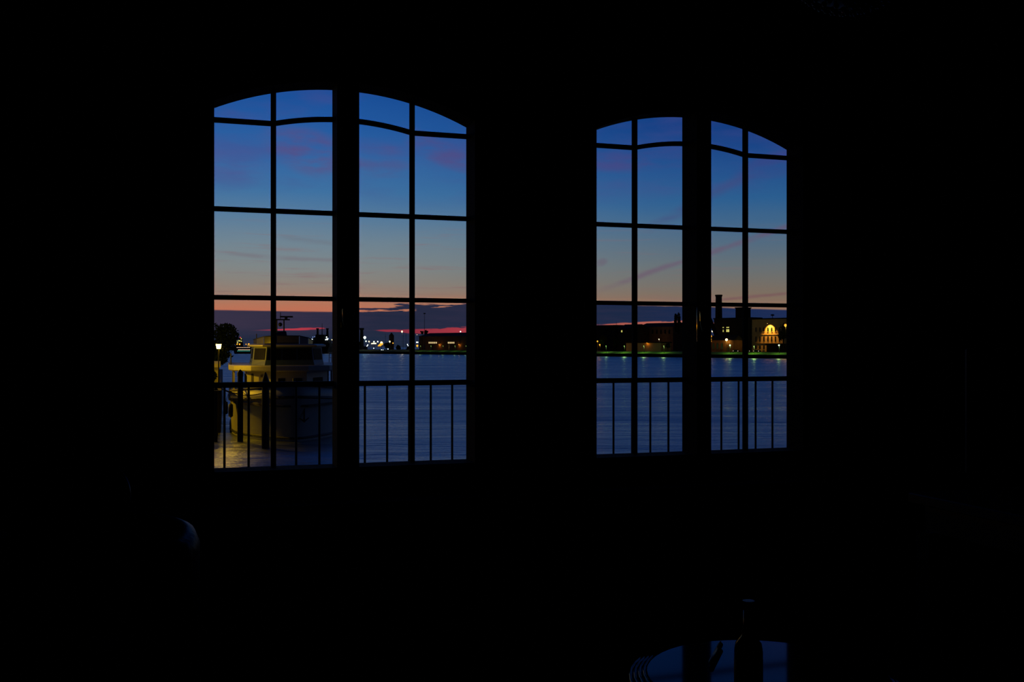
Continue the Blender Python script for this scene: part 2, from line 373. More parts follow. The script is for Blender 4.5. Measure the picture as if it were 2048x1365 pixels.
make_railing(W1, .1655 - .1117 * 3, 17, .1117, 'black iron railing outside the window before the moored boat')
make_railing(W2, 2.177 - .1090 * 4, 17, .1090, 'black iron railing outside the window before the tall chimney')

# ------------------------------------------------------------------ furniture in the dark room
def side_table():
    Y = 1.70; c = at(1535, 692, Y); zt = EYE - .56
    root = empty('side_table', (c.x, Y, 0), label='small round side table with glossy black top and ridged rim', cat='table')
    MB().lathe([(.001, zt - .02), (.185, zt - .02), (.203, zt - .012), (.203, zt), (.001, zt)], 48).build('table_top', 'lacquer', root)
    rim = MB()
    for r_ in (.208, .216, .224, .232):
        rim.lathe([(r_ - .003, zt - .02), (r_ + .003, zt - .02), (r_ + .003, zt - .004 - (r_ - .208) * .3), (r_, zt + .002 - (r_ - .208) * .3), (r_ - .003, zt - .004 - (r_ - .208) * .3)], 48)
    rim.build('rim', 'lacquer', root, True)
    MB().lathe([(.02, .02), (.022, zt - .05), (.06, zt - .021), (.02, zt - .021)], 20).build('pedestal', 'dark_wood', root, True)
    MB().lathe([(.15, 0), (.15, .012), (.02, .03), (.001, .03)], 32).build('base', 'dark_wood', root, True)
    return c, zt
tcen, tz = side_table()
YB_ = 1.60
bx = at(1497, 692, YB_).x
bt = empty('bottle', (bx, YB_, tz), label='dark narrow-necked bottle standing on the round side table', cat='bottle')
MB().lathe([(.001, .001), (.020, .001), (.0225, .006), (.0225, .072), (.0205, .084), (.012, .095), (.0085, .103), (.008, .14), (.001, .14)], 28).build('body', 'bottle_glass', bt, True)
MB().lathe([(.001, .138), (.0095, .138), (.0095, .152), (.001, .152)], 20).build('cap', 'black_plastic', bt)
MB().lathe([(.0228, .02), (.0228, .06)], 28).build('paper_label', 'label_paper', bt, True)
pn = empty('pen', (at(1432, 692, 1.80).x, 1.80, tz), label='slim dark pen lying on the round side table', cat='pen')
pn.rotation_euler = (0, 0, R(70))
MB().tube([(-.062, 0, .006), (-.055, 0, .006), (.055, 0, .006)], [.001, .005, .005], 10).build('barrel', 'black_plastic', pn, True)
MB().tube([(.02, 0, .0115), (.056, 0, .0115)], .0015, 6).build('clip', 'iron', pn)

def oval_chair(x, y, rz):
    root = empty('oval_back_chair', (x, y, 0), rz, 'dark upholstered chair with an oval back', 'chair')
    MB().box(-.25, .25, -.24, .24, .38, .47, .03).build('seat', 'leather', root)
    n = 32; zc = .70; ax, az_ = .21, .15
    ring = [(ax * math.cos(2 * math.pi * i / n), -.25 - .06 * math.sin(2 * math.pi * i / n), zc + az_ * math.sin(2 * math.pi * i / n)) for i in range(n + 1)]
    fr = MB(); fr.tube(ring, .019, 10, False)
    for s in (-1, 1): fr.tube([(s * .12, -.22, .42), (s * .13, -.235, .60)], .016, 8)
    fr.build('back_frame', 'dark_wood', root, True)
    pad = MB(); pad.loft([[(q * ax * math.cos(2 * math.pi * i / n), -.25 - .06 * q * math.sin(2 * math.pi * i / n) + d, zc + q * az_ * math.sin(2 * math.pi * i / n)) for i in range(n)] for q, d in ((.5, .03), (.95, .012), (.95, -.012), (.5, -.03))])
    pad.build('backrest', 'leather', root, True)
    for sx in (-1, 1):
        for sy in (-1, 1): MB().tube([(sx * .22, sy * .21, .39), (sx * .23, sy * .23, 0)], [.022, .013], 8).build('leg', 'dark_wood', root, True)
    return root
oval_chair(at(62, 692, 3.62).x, 3.62, R(165))
def tub_chair(x, y, rz):
    root = empty('tub_armchair', (x, y, 0), rz, 'dark leather tub armchair with a rounded wraparound back', 'armchair')
    n = 24; out = []; r0, r1 = .26, .345
    rings = []
    for i in range(n + 1):
        a = R(-12 + 204 * i / n); t = abs(i / n - .5) * 2; h = .76 - .04 * t ** 2
        c_, s_ = math.cos(a), math.sin(a)
        rings.append([(r0 * c_, r0 * s_, .20), (r1 * c_, r1 * s_, .20), (r1 * c_, r1 * s_, h - .05), ((r1 - .015) * c_, (r1 - .015) * s_, h - .012), ((r0 + r1) / 2 * c_, (r0 + r1) / 2 * s_, h), ((r0 + .015) * c_, (r0 + .015) * s_, h - .012), (r0 * c_, r0 * s_, h - .05)])
    MB().loft(rings).build('backrest', 'leather', root, True)
    MB().lathe([(.001, .2), (.245, .2), (.255, .40), (.235, .45), (.001, .46)], 32).build('seat', 'leather', root, True)
    for a in (45, 135, 225, 315): MB().tube([(.24 * math.cos(R(a)), .24 * math.sin(R(a)), .21), (.27 * math.cos(R(a)), .27 * math.sin(R(a)), 0)], [.025, .014], 8).build('leg', 'dark_wood', root, True)
    return root
tub_chair(-1.29, 2.98, 0)

def desk_and_screen():
    c = at(2030, 692, 3.5); root = empty('desk', (0, 0, 0), label='dark wooden desk beneath the flat television', cat='desk')
    root.matrix_world = Matrix.Translation((c.x + .42, 3.42, 0)) @ Matrix.Rotation(TH, 4, 'Z')
    MB().box(-.75, .75, -.3, .3, .755, .79, .004).build('desk_top', 'dark_wood', root)
    MB().box(-.70, .70, -.26, .27, .66, .754).build('apron', 'dark_wood', root)
    for sx in (-1, 1):
        for sy in (-1, 1): MB().box(sx * .70 - .03, sx * .70 + .03, sy * .25 - .03, sy * .25 + .03, 0, .66).build('leg', 'dark_wood', root)
    t = empty('television', (0, 0, 0), label='flat black television standing on the dark desk', cat='television')
    t.matrix_world = Matrix.Translation((c.x + .24, 3.45, .79)) @ Matrix.Rotation(TH - R(50), 4, 'Z')
    MB().box(-.40, .40, -.02, .02, .04, .50, .006).build('body', 'black_plastic', t)
    MB().box(-.38, .38, -.024, -.0205, .06, .48).build('screen', 'screen', t)
    MB().box(-.20, .20, -.10, .10, 0, .012).build('stand', 'black_plastic', t); MB().box(-.04, .04, -.015, .015, .012, .05).build('neck', 'black_plastic', t)
desk_and_screen()
def pendant():
    c = at(1706, 0, 2.9); root = empty('pendant_lamp', (c.x, 2.9, CEIL), label='unlit beaded pendant lamp hanging from the ceiling', cat='lamp')
    MB().tube([(0, 0, 0), (0, 0, -.55)], .004, 6).build('cord', 'black_plastic', root)
    MB().lathe([(.001, -.03), (.05, -.025), (.055, -.001), (.001, -.001)], 20).build('ceiling_rose', 'iron', root, True)
    cz = c.z - CEIL + .17; R0 = .20
    sh = MB()
    for i in range(1, 22):
        th = math.pi * i / 22; r_ = R0 * math.sin(th); nb = max(4, int(r_ * 2 * math.pi / .030))
        for j in range(nb):
            a = 2 * math.pi * (j + .5 * (i % 2)) / nb; sh.ball((r_ * math.cos(a), r_ * math.sin(a), cz + R0 * math.cos(th)), .009, 6, 4)
    tag(sh.build('beaded_shade', 'bead', root, True), kind='stuff')
    MB().ball((0, 0, cz), R0 - .012, 20, 12).build('shade_lining', 'black_plastic', root, True)
pendant()

# ================================================================== OUTSIDE
water_mat()
mat('quay_stone', (.05, .046, .042), .9, var=.4, scale=1.2, bump=.3); mat('far_stone', (.010, .010, .011), .95, var=.4, scale=.6, spec=.1)
mat('grass_bank', (.09, .17, .03), 1., var=.5, scale=.5, spec=.1); mat('asphalt', (.02, .02, .02), .95, var=.3, spec=.1)
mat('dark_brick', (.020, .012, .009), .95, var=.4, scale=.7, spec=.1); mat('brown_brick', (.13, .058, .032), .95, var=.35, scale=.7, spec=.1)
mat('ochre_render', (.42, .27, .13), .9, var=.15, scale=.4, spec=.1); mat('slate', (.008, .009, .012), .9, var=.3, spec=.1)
mat('dark_pane', (.004, .005, .007), .3, var=.2, spec=.3); mat('foliage', (.012, .022, .006), .95, var=.5, scale=1., spec=.05)
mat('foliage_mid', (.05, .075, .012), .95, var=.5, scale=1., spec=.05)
mat('bark', (.015, .011, .008), .95, var=.4, spec=.1); mat('mast_steel', (.012, .012, .014), .7, var=.2, spec=.2)
mat('boat_white', (.36, .345, .31), .45, var=.08, scale=1.5); mat('boat_blue', (.03, .05, .12), .5, var=.2, scale=1.5); mat('boat_deck', (.09, .07, .05), .8, var=.3)
mat('boat_black', (.006, .006, .007), .5, var=.3, spec=.3); mat('boat_window', (.002, .002, .003), .5, var=.2, spec=.03)
mat('rope', (.10, .08, .05), .9, var=.4); mat('pile_wood', (.03, .022, .016), .9, var=.5, scale=5, bump=.3); mat('life_red', (.45, .05, .02), .6, var=.1)
mat('windscreen', (.05, .05, .10), .25, var=.2); mat('far_steel', (.012, .014, .020), .8, var=.2, spec=.1)
SOD = (1., .50, .07); WARM = (1., .80, .45); WHT = (.92, 1., .92); GRN = (.55, 1., .22); AMB = (1., .36, .02)
mat('lit_sodium', (.02, .02, .02), emit=(1., .62, .18), es=9.); mat('lit_white', (.02, .02, .02), emit=(.9, 1., .88), es=5.); mat('lit_green', (.02, .02, .02), emit=(.55, .95, .18), es=.55)
mat('lit_green_bright', (.02, .02, .02), emit=(.72, 1., .62), es=3.); mat('lit_warm', (.02, .02, .02), emit=(1., .78, .38), es=2.6); mat('lit_amber', (.02, .02, .02), emit=(1., .40, .03), es=1.6)
mat('lit_strip', (.02, .02, .02), emit=(1., .72, .32), es=.95); mat('lit_teal', (.02, .02, .02), emit=(.06, .55, .42), es=.7); mat('lit_peach', (.02, .02, .02), emit=(1., .62, .42), es=.9)
mat('lit_window', (.02, .02, .02), emit=(.95, .86, .20), es=.8); mat('lit_red', (.02, .02, .02), emit=(1., .08, .10), es=1.2); mat('lit_blue', (.02, .02, .02), emit=(.30, .45, 1.), es=.6); mat('lit_pink', (.02, .02, .02), emit=(1., .7, .55), es=1.)

riv = MB().add([(-3000, 8, WATER), (3000, 8, WATER), (3000, 4500, WATER), (-3000, 4500, WATER)], [(0, 1, 2, 3)]).build('river', 'river_water')
tag(riv, 'wide dark blue river beyond the railings', kind='structure')

# ------------------------------------------------------------------ the far shore: a straight bank running obliquely away to the left
SLOPE = 1.21; SY = 720.; SA = math.atan2(-SLOPE, 1.)
E_ = Vector((math.cos(SA), math.sin(SA))); N_ = Vector((-math.sin(SA), math.cos(SA)))
QZ = WATER + 2.0; LZ = QZ + 1.25
def shore(px, kk):
    u = (px - 1024) / F; Y = (SY + kk * math.sqrt(1 + SLOPE ** 2)) / (1 + SLOPE * u); return Vector((u * Y, Y))
def sh(o, p, z=0., rz=0.):
    o.location = (p[0], p[1], z); o.rotation_euler = (0, 0, SA + rz); return o
def zat(py, Y): return EYE - (py - HOR) / F * Y
def along(px, kk, p0): return (shore(px, kk) - p0).dot(E_)
emb = MB(); emb.box(-330, 600, 0, 3, -12, QZ); o = tag(sh(emb.build('embankment_wall', 'far_stone'), (0, SY)), 'dark stone embankment wall along the far bank', kind='structure')
gb = MB(); gb.loft([[(x, 3, -9), (x, 3, QZ - .05), (x, 3.2, QZ), (x, 10, LZ), (x, 14, LZ), (x, 14, -9)] for x in seg(-330, 600, 60)])
tag(sh(gb.build('grass_bank', 'grass_bank'), (0, SY)), 'lamp-lit grass bank along the far shore', kind='structure')
tag(sh(MB().box(-330, 600, 14, 900, -9, LZ).build('far_ground', 'asphalt'), (0, SY)), 'dark ground of the far shore', kind='structure')
tag(MB().box(-1200, -260, 1500, 1800, WATER - 1, WATER + 6).build('distant_bank', 'far_stone'), 'low distant bank across the harbour', kind='structure')

def lamp(px, py, kk, label, group, m, r, light=None, watt=0., post=True, name='street_lamp', arm=0., sq=(1, 1, 1)):
    p = shore(px, kk); z = zat(py, p.y); g = LZ if kk > 10 else QZ + (LZ - QZ) * max(0, min(1, (kk - 3.2) / 6.8))
    root = empty(name, (0, 0, 0), label=label, cat='lamp', group=group); sh(root, p, g)
    h = z - g
    if post:
        MB().tube([(arm, .25, -.1), (arm, .25, h + r * .6 + .15)], [.13, .07], 6).build('post', 'mast_steel', root)
        MB().box(min(0, arm) - .06, max(0, arm) + .06, -.1, .3, h + r * .9, h + r * .9 + .12).build('arm', 'mast_steel', root)
    MB().ball((0, 0, h), r, 10, 6, sq).build('lamp_head', m, root, True)
    if light: point_light(root, (0, -.2, h - r - .5), light, watt)
    return root
PL = 'slim lamp with a dim green light on the grassy far bank'
for px in (1212, 1248.5, 1287.5, 1327.5): lamp(px, 692.5, 6.5, PL, 'green bank lamps', 'lit_green', .3, GRN, 700)
for px in (1460, 1558): lamp(px, 691, 6.5, 'lamp with a bright white-green light on the grassy far bank', 'bright green bank lamps', 'lit_green_bright', .42, GRN, 700)
for px in (1508,): lamp(px, 693, 6.5, 'lamp with a dim yellow-green light before the arched brick facade', None, 'lit_green', .34, GRN, 900)
for px in (841, 862, 886, 910, 932): lamp(px, 692.5, 7, 'small faint green lamp before the long warehouse', 'warehouse bank lamps', 'lit_green', .3, GRN, 170)
lamp(816, 692, 12, 'small white lamp between dark trees on the far bank', None, 'lit_white', .3)
lamp(729.5, 675.5, 40, 'big greenish white floodlight beside the dark far chimney', None, 'lit_white', 1.25, (.6, 1, .75), 1800, name='floodlight')
lamp(763, 686, 30, 'big warm white floodlight above a sloping glowing canopy', None, 'lit_warm', 1.15, WARM, 1800, name='floodlight')
for px, py, kk in ((732, 683, 60), (748, 684, 70), (755.5, 683.8, 55)): lamp(px, py, kk, 'white yard lamp among the far harbour lights', 'white yard lamps', 'lit_white', .62, name='yard_lamp')
for px, py, kk in ((738, 683.6, 50), (779.5, 683.5, 26)): lamp(px, py, kk, 'warm white yard lamp among the far harbour lights', 'warm yard lamps', 'lit_warm', .68, WARM, 1500, name='yard_lamp')
for px, py in ((735.5, 690.5), (734, 692.6), (747.5, 697), (776, 698.5), (763, 700.3), (766, 700.6), (815, 689.5)): lamp(px, py, 14, 'low small white light near the far waterline', 'low white lights', 'lit_white', .38, name='low_light')
lamp(786, 686.8, 30, 'small orange lamp beside the pointed far tower', None, 'lit_amber', .55, name='yard_lamp')
lamp(804, 663.5, 45, 'tall mast light glowing before the red cloud gap', None, 'lit_warm', .85, WARM, 1500, name='mast_light')
lamp(834.5, 692, 16, 'round orange lamp at the warehouse corner', None, 'lit_amber', .9, SOD, 500, name='street_lamp')
lamp(834, 670, 80, 'wide orange lamp above the warehouse corner', None, 'lit_peach', .6, sq=(1.8, .6, .5), name='street_lamp')
lamp(1318, 679, 76, 'white street lamp above the low orange-lit shed', None, 'lit_warm', .36, WARM, 700)
lamp(1453, 680, 33.5, 'bright yellow lamp on the low arched building', None, 'lit_sodium', .75, (1, .72, .12), 480)
lamp(1494.5, 682, 40, 'yellow street lamp beside the tall chimney works', None, 'lit_sodium', .55, (1, .72, .12), 350)
lamp(1425, 663, 55, 'pale round lamp beside the tall chimney', None, 'lit_warm', .6, WARM, 200)
o = lamp(1421.5, 673, 28, 'orange lamp mast with three heads beside the tall chimney works', None, 'lit_amber', .75, AMB, 500, name='lamp_mast')
for py in (679, 683): MB().ball((.3, -.3, zat(py, o.location.y) - o.location.z), .5).build('lamp_head', 'lit_amber', o, True)
for px, py in ((1195, 683), (1199.5, 690)): lamp(px, py, 29, 'orange lamp among trees before the dark low buildings', 'orange tree lamps', 'lit_amber', .5, AMB, 900)

# masts with ring heads
def ring_mast(px, ytop, kk, label):
    p = shore(px, kk); root = empty('light_mast', (0, 0, 0), label=label, cat='mast', group='unlit ring masts'); sh(root, p, LZ); h = zat(ytop, p.y) - LZ
    MB().tube([(0, 0, 0), (0, 0, h)], [.35, .2], 6).build('pole', 'mast_steel', root)
    MB().lathe([(.3, h - .5), (1.3, h - .3), (1.3, h + .1), (.3, h + .4)], 14).build('ring_head', 'mast_steel', root)
    MB().tube([(-1.4, 0, h - .6), (1.4, 0, h - .6)], .15, 5).build('crossbar', 'mast_steel', root)
ring_mast(849, 627, 110, 'tall unlit light mast rising behind the long warehouse')
ring_mast(1545, 630, 120, 'unlit light mast rising behind the factory roof')
for px, yt in ((771, 668), (807, 667), (812, 666), (1196, 645), (1233, 644)):
    p = shore(px, 130); m_ = MB().tube([(0, 0, 0), (0, 0, zat(yt, p.y) - LZ)], [.22, .12], 5); m_.box(-1.2, 1.2, -.1, .1, zat(yt, p.y) - LZ - 3, zat(yt, p.y) - LZ - 2.8)
    tag(sh(m_.build('thin_mast', 'mast_steel'), p, LZ), 'thin dark mast on the far shore', 'mast', 'thin far masts')

def bld(name, label, px0, px1, ytop, kk, depth, m, wins=(), roof=None, sillz=None, cornice=(), cat='building', base=LZ):
    p0 = shore((px0 + px1) / 2, kk); a, b = along(px0, kk, p0), along(px1, kk, p0)
    root = empty(name, (0, 0, 0), label=label, cat=cat); sh(root, p0, base)
    H = zat(ytop, p0.y) - base
    MB().box(a, b, 0, depth, -.2, H).build('wall', m, root)
    if roof == 'gable':
        rh = (b - a) * .0 + 3.; 
        MB().loft([[(x, -.5, H), (x, depth / 2, H + rh), (x, depth + .5, H)] for x in (a - .5, b + .5)]).build('roof', 'slate', root)
    elif roof == 'flat':
        MB().box(a - .4, b + .4, -.4, depth + .4, H, H + .7).build('roof', 'slate', root)
    for (py0, py1) in cornice:
        MB().box(a, b, -.3, 0, zat(py1, p0.y) - base, zat(py0, p0.y) - base).build('cornice', m, root)
    for (px, y0, y1, wp, mm, arch) in wins:
        q = shore(px, kk); s_ = along(px, kk, p0); hw = wp / 2 * q.y / F * 1.25
        z0, z1 = zat(y1, q.y) - base, zat(y0, q.y) - base
        x7 = seg(-hw, hw, 6 if arch else 1)
        top = [z1 - (hw - math.sqrt(max(0, hw * hw - x * x))) if arch else z1 for x in x7]
        wo_ = MB().strip([s_ + x for x in x7], [z0] * len(x7), top, -.06, .02).build('window', mm, root)
        MB().box(s_ - hw * 1.15, s_ + hw * 1.15, -.35, -.02, z0 - .35, z0 - .02).build('window_sill', m, wo_)
        if mm != 'dark_pane': MB().box(s_ - .1, s_ + .1, -.12, -.06, z0, z1).build('glazing_bar', 'slate', wo_)
    return root, p0
# right-hand works
lit, drk = 'lit_window', 'dark_pane'
fw = [(x, y0, y1, 2.6, drk, True) for x in (1512, 1520, 1528, 1536, 1543.5, 1551, 1559, 1567) for y0, y1 in ((655, 664), (673, 684))] + [(x, 691, 699, 3, drk, True) for x in (1512, 1520, 1528)]
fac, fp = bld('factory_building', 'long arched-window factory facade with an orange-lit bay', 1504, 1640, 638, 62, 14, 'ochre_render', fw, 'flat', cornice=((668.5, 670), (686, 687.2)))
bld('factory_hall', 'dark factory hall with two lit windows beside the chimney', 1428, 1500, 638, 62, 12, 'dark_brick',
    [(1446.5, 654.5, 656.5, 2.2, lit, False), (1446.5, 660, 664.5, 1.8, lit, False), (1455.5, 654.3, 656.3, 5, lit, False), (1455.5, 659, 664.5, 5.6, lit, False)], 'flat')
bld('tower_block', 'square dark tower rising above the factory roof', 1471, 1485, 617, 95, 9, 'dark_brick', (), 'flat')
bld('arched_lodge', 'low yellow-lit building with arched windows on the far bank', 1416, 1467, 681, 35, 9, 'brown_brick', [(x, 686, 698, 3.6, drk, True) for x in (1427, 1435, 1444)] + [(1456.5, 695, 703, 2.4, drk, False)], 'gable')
p = shore(1437.5, 75); ch = empty('chimney', (0, 0, 0), label='tall round brick chimney beside the factory hall', cat='chimney'); sh(ch, p, LZ)
hc = zat(590, p.y) - LZ
MB().lathe([(2.9, 0), (2.35, hc * .55), (2.05, hc - 1.5), (2.2, hc - 1.4), (2.2, hc - .9)], 20).build('shaft', 'dark_brick', ch, True)
MB().lathe([(2.25, hc - .9), (2.45, hc - .8), (2.45, hc), (1.7, hc), (1.7, hc - .8)], 20).build('crown', 'dark_brick', ch)
p = shore(1429, 50); cv = empty('conveyor_gantry', (0, 0, 0), label='sloping dark gantry leaning against the factory hall', cat='gantry'); sh(cv, p, LZ)
hh = zat(628, p.y) - LZ
MB().loft([[(-5, -1, hh), (-5, 1.5, hh), (-5, 1.5, hh - 3), (-5, -1, hh - 3)], [(5, -1, 5), (5, 1.5, 5), (5, 1.5, 1.5), (5, -1, 1.5)]]).build('gallery', 'slate', cv)
for x in (-4, 0, 4): MB().tube([(x, 0, 0), (x, 0, (hh + 1.5) / 2 - x * (hh - 5) / 10)], .25, 6).build('trestle_leg', 'mast_steel', cv)
# lamp on the facade
q = shore(1540.5, 62); fl = empty('facade_lamp', (0, 0, 0), label='orange wall lamp high on the arched factory facade', cat='lamp'); sh(fl, q, zat(649, q.y))
MB().box(-.08, .08, -3.1, 0, .75, .9).build('bracket', 'mast_steel', fl); MB().lathe([(.1, .75), (.45, .55), (.45, .5), (.1, .6)], 12, (0, -3.0, 0)).build('shade', 'mast_steel', fl); MB().ball((0, -3.0, .52), .16).build('bulb', 'lit_sodium', fl)
sl = bpy.data.lights.new('lamp_light', 'SPOT'); sl.energy = 15000; sl.color = SOD; sl.spot_size = R(96); sl.spot_blend = .6; sl.shadow_soft_size = .2
so = bpy.data.objects.new('lamp_light', sl); C.objects.link(so); so.parent = fl; so.location = (0, -3.0, .3)
so.rotation_euler = Vector((0, 3.0, -4.6)).to_track_quat('-Z', 'Y').to_euler()
bld('dark_annex', 'low dark annex before the orange-lit factory bay', 1533, 1580, 690, 50, 4, 'dark_brick', (), 'flat')
# left-hand part of the right window: low skyline
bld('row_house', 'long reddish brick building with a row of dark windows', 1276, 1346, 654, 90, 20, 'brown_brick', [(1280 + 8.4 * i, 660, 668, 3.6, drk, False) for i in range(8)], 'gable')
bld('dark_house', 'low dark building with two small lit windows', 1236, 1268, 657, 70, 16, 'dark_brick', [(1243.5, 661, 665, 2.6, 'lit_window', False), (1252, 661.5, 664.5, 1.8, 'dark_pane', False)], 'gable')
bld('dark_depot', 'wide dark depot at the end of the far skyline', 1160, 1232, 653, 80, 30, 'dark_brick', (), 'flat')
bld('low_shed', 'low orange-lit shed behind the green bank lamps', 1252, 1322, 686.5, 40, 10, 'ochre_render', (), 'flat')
q = shore(1296, 40); fl = empty('shed_lamp', (0, 0, 0), label='orange wall lamp under the eave of the low shed', cat='lamp'); sh(fl, q, zat(686, q.y))
MB().box(-.06, .06, -1.0, 0, .0, .12).build('bracket', 'mast_steel', fl); MB().ball((0, -1.0, -.1), .2).build('bulb', 'lit_amber', fl); point_light(fl, (0, -1.2, -.3), AMB, 160)
# warehouse in the left window
ww = [(x, 684.3, 687.6, 3.2, 'lit_strip', False) for x in (858.5, 862, 865.5, 869, 872.5, 897, 900.5, 904, 907.5)] + [(x, 690, 701, 3, drk, False) for x in (848, 862, 898, 935)]
wh, wp = bld('warehouse', 'long dark warehouse with two strips of lit windows', 838, 990, 672.5, 32, 45, 'brown_brick', ww, None, cornice=((672.3, 673.5),))
a, b = along(838, 32, wp), along(990, 32, wp); Hh = zat(672.5, wp.y) - LZ
MB().loft([[(x, -1, Hh), (x, 12, Hh + 3.0), (x, 33, Hh + 3.0), (x, 46, Hh)] for x in (a - 1, b + 1)]).build('roof', 'slate', wh)
for px in (880, 919.5):
    q = shore(px, 32); fl = empty('doorway_lamp', (0, 0, 0), label='orange lamp lighting a doorway of the long warehouse', cat='lamp', group='doorway lamps'); sh(fl, q, zat(689.5, q.y))
    MB().box(-.06, .06, -.9, 0, .0, .12).build('bracket', 'mast_steel', fl); MB().ball((0, -.9, -.1), .25).build('bulb', 'lit_amber', fl); point_light(fl, (0, -1.0, -.5), SOD, 220)
q = shore(921, 50); lamp(921, 663.8, 60, 'small white light above the warehouse roof', None, 'lit_white', .5, name='roof_light')
sg = MB(); q = shore(834, 17); sg.box(-1.2, 1.2, 0, .3, 0, .8); tag(sh(sg.build('lit_sign', 'lit_white'), q, zat(686, q.y)), 'small white lit board at the warehouse corner', 'sign')
MB().box(-.1, .1, .05, .25, LZ - zat(686, q.y), 0).build('post', 'mast_steel', bpy.data.objects['lit_sign'])
# harbour clutter behind the left window
p = shore(723.5, 60); st_ = empty('harbour_stack', (0, 0, 0), label='dark flat-topped stack beside the greenish floodlight', cat='stack'); sh(st_, p, LZ); hs = zat(656.5, p.y) - LZ
MB().lathe([(2.2, 0), (1.5, hs - 2)], 14).build('shaft', 'far_steel', st_); MB().lathe([(2.0, hs - 2), (2.3, hs - 1.2), (2.3, hs)], 14).build('cap', 'far_steel', st_)
p = shore(783, 55); tw = empty('pointed_tower', (0, 0, 0), label='dark church-like tower with a pointed top', cat='tower'); sh(tw, p, LZ); h1 = zat(672, p.y) - LZ; h2 = zat(665.5, p.y) - LZ
MB().box(-1.7, 1.7, -1.7, 1.7, 0, h1).build('shaft', 'dark_brick', tw); MB().loft([[(-1.8, -1.8, h1), (1.8, -1.8, h1), (1.8, 1.8, h1), (-1.8, 1.8, h1)], [(-.1, -.1, h2), (.1, -.1, h2), (.1, .1, h2), (-.1, .1, h2)]]).build('spire', 'slate', tw)
def canopy(px, py, wpx, tilt, label, m):
    q = shore(px, 22); c = empty('canopy', (0, 0, 0), label=label, cat='canopy'); sh(c, q, LZ); h = zat(py, q.y) - LZ; wd = wpx * q.y / F
    MB().loft([[(-wd / 2, 0, h - tilt), (-wd / 2, 3, h - tilt), (-wd / 2, 3, h - tilt + .5), (-wd / 2, 0, h - tilt + .5)], [(wd / 2, 0, h + tilt), (wd / 2, 3, h + tilt), (wd / 2, 3, h + tilt + .9), (wd / 2, 0, h + tilt + .9)]]).build('roof', m, c)
    for s in (-1, 1): MB().tube([(s * wd * .4, 1.5, 0), (s * wd * .4, 1.5, h + s * tilt * .8)], .2, 6).build('post', 'mast_steel', c)
canopy(744.5, 688.5, 8, 0., 'flat canopy with painted-on orange glow among the harbour lights', 'lit_sodium'); canopy(758, 691, 9, .9, 'sloping canopy with painted-on orange glow under the warm floodlight', 'lit_amber')  # roofs emit the orange light themselves instead of catching it from lamps
p = shore(736, 18); fe = MB(); fe.box(-14, 14, 0, .2, 1.6, 1.8)
for i in range(15): fe.box(-14 + 2 * i - .08, -14 + 2 * i + .08, 0, .2, 0, 1.8)
tag(sh(fe.build('harbour_fence', 'mast_steel'), p, LZ), 'low dark fence along the far waterfront', 'fence')

# parked cars
def car(px, kk, lights, label):
    q = shore(px, kk); c = empty('parked_car', (0, 0, 0), label=label, cat='car', group='cars parked on the far bank'); sh(c, q, LZ)
    MB().loft([[(-2.1, y, .35), (2.1, y, .35), (2.15, y, .75), (1.2, y * .95, .85), (.6, y * .85, 1.42), (-1.0, y * .85, 1.42), (-1.9, y * .95, .9), (-2.15, y, .75)] for y in (-.85, .85)]).build('body', 'slate', c)
    for x in (-1.35, 1.35):
        for y in (-.8, .8): MB().loft([[(x + .33 * math.cos(2 * math.pi * i / 12), y + d, .33 + .33 * math.sin(2 * math.pi * i / 12)) for i in range(12)] for d in (-.1, .1)]).build('wheel', 'boat_black', c)
    for x in (-1.7, 1.7): MB().ball((x, -.86, .7), .2).build('headlight' if lights else 'tail_light', 'lit_pink' if lights else 'boat_black', c)
for px in (1473, 1496, 1514): car(px, 14.5, True, 'parked car with small lights glowing on the far bank')

# ------------------------------------------------------------------ trees
def tree(loc, h, r, n, label, mm='foliage', group=None, leaf=.5, squash=1., name='tree', seedv=0, trunk=True):
    rnd = random.Random(seedv); root = empty(name, loc, label=label, cat='tree', group=group)
    ch_ = h - 2 * r * squash * .92; mb = MB()
    lob = [(0, 0, 0, 1.)] + [(rnd.uniform(-.6, .6), rnd.uniform(-.6, .6), rnd.uniform(-.7, .8), rnd.uniform(.35, .55)) for _ in range(9)]
    for i in range(n):
        lx, ly, lz, lr = rnd.choice(lob); d = Vector((rnd.gauss(0, 1), rnd.gauss(0, 1), rnd.gauss(0, 1))).normalized() * rnd.uniform(.55, 1.) * lr
        c = Vector(((lx + d.x) * r * .8, (ly + d.y) * r * .8, h - r * squash + (lz + d.z) * r * squash * .8))
        a = Vector((rnd.gauss(0, 1), rnd.gauss(0, 1), rnd.gauss(0, 1))).normalized(); b = a.orthogonal().normalized(); s = leaf * rnd.uniform(.6, 1.3)
        mb.add([c - a * s, c + b * s * .5, c + a * s, c - b * s * .5], [(0, 1, 2, 3)])
    mb.build('crown', mm, root)
    if trunk:
        t = MB(); t.tube([(0, 0, -.1), (0, 0, h * .7)], [max(.12, h * .025), h * .012], 8)
        for a in range(4): t.tube([(0, 0, h * (.38 + .06 * a)), (r * .55 * math.cos(a * 1.7), r * .55 * math.sin(a * 1.7), h * (.6 + .06 * a))], [h * .012, h * .005], 6)
        t.build('trunk', 'bark', root)
    return root
def stree(px, ytop, kk, rpx, label, mm='foliage', squash=1., n=1300, group='far bank trees', seedv=1, name='tree'):
    q = shore(px, kk); h = zat(ytop, q.y) - LZ; r = rpx * q.y / F; r = min(r, h / (2 * squash))
    return tree((q.x, q.y, LZ), h, r, n, label, mm, group, max(.4, r * .2), squash, name, seedv)
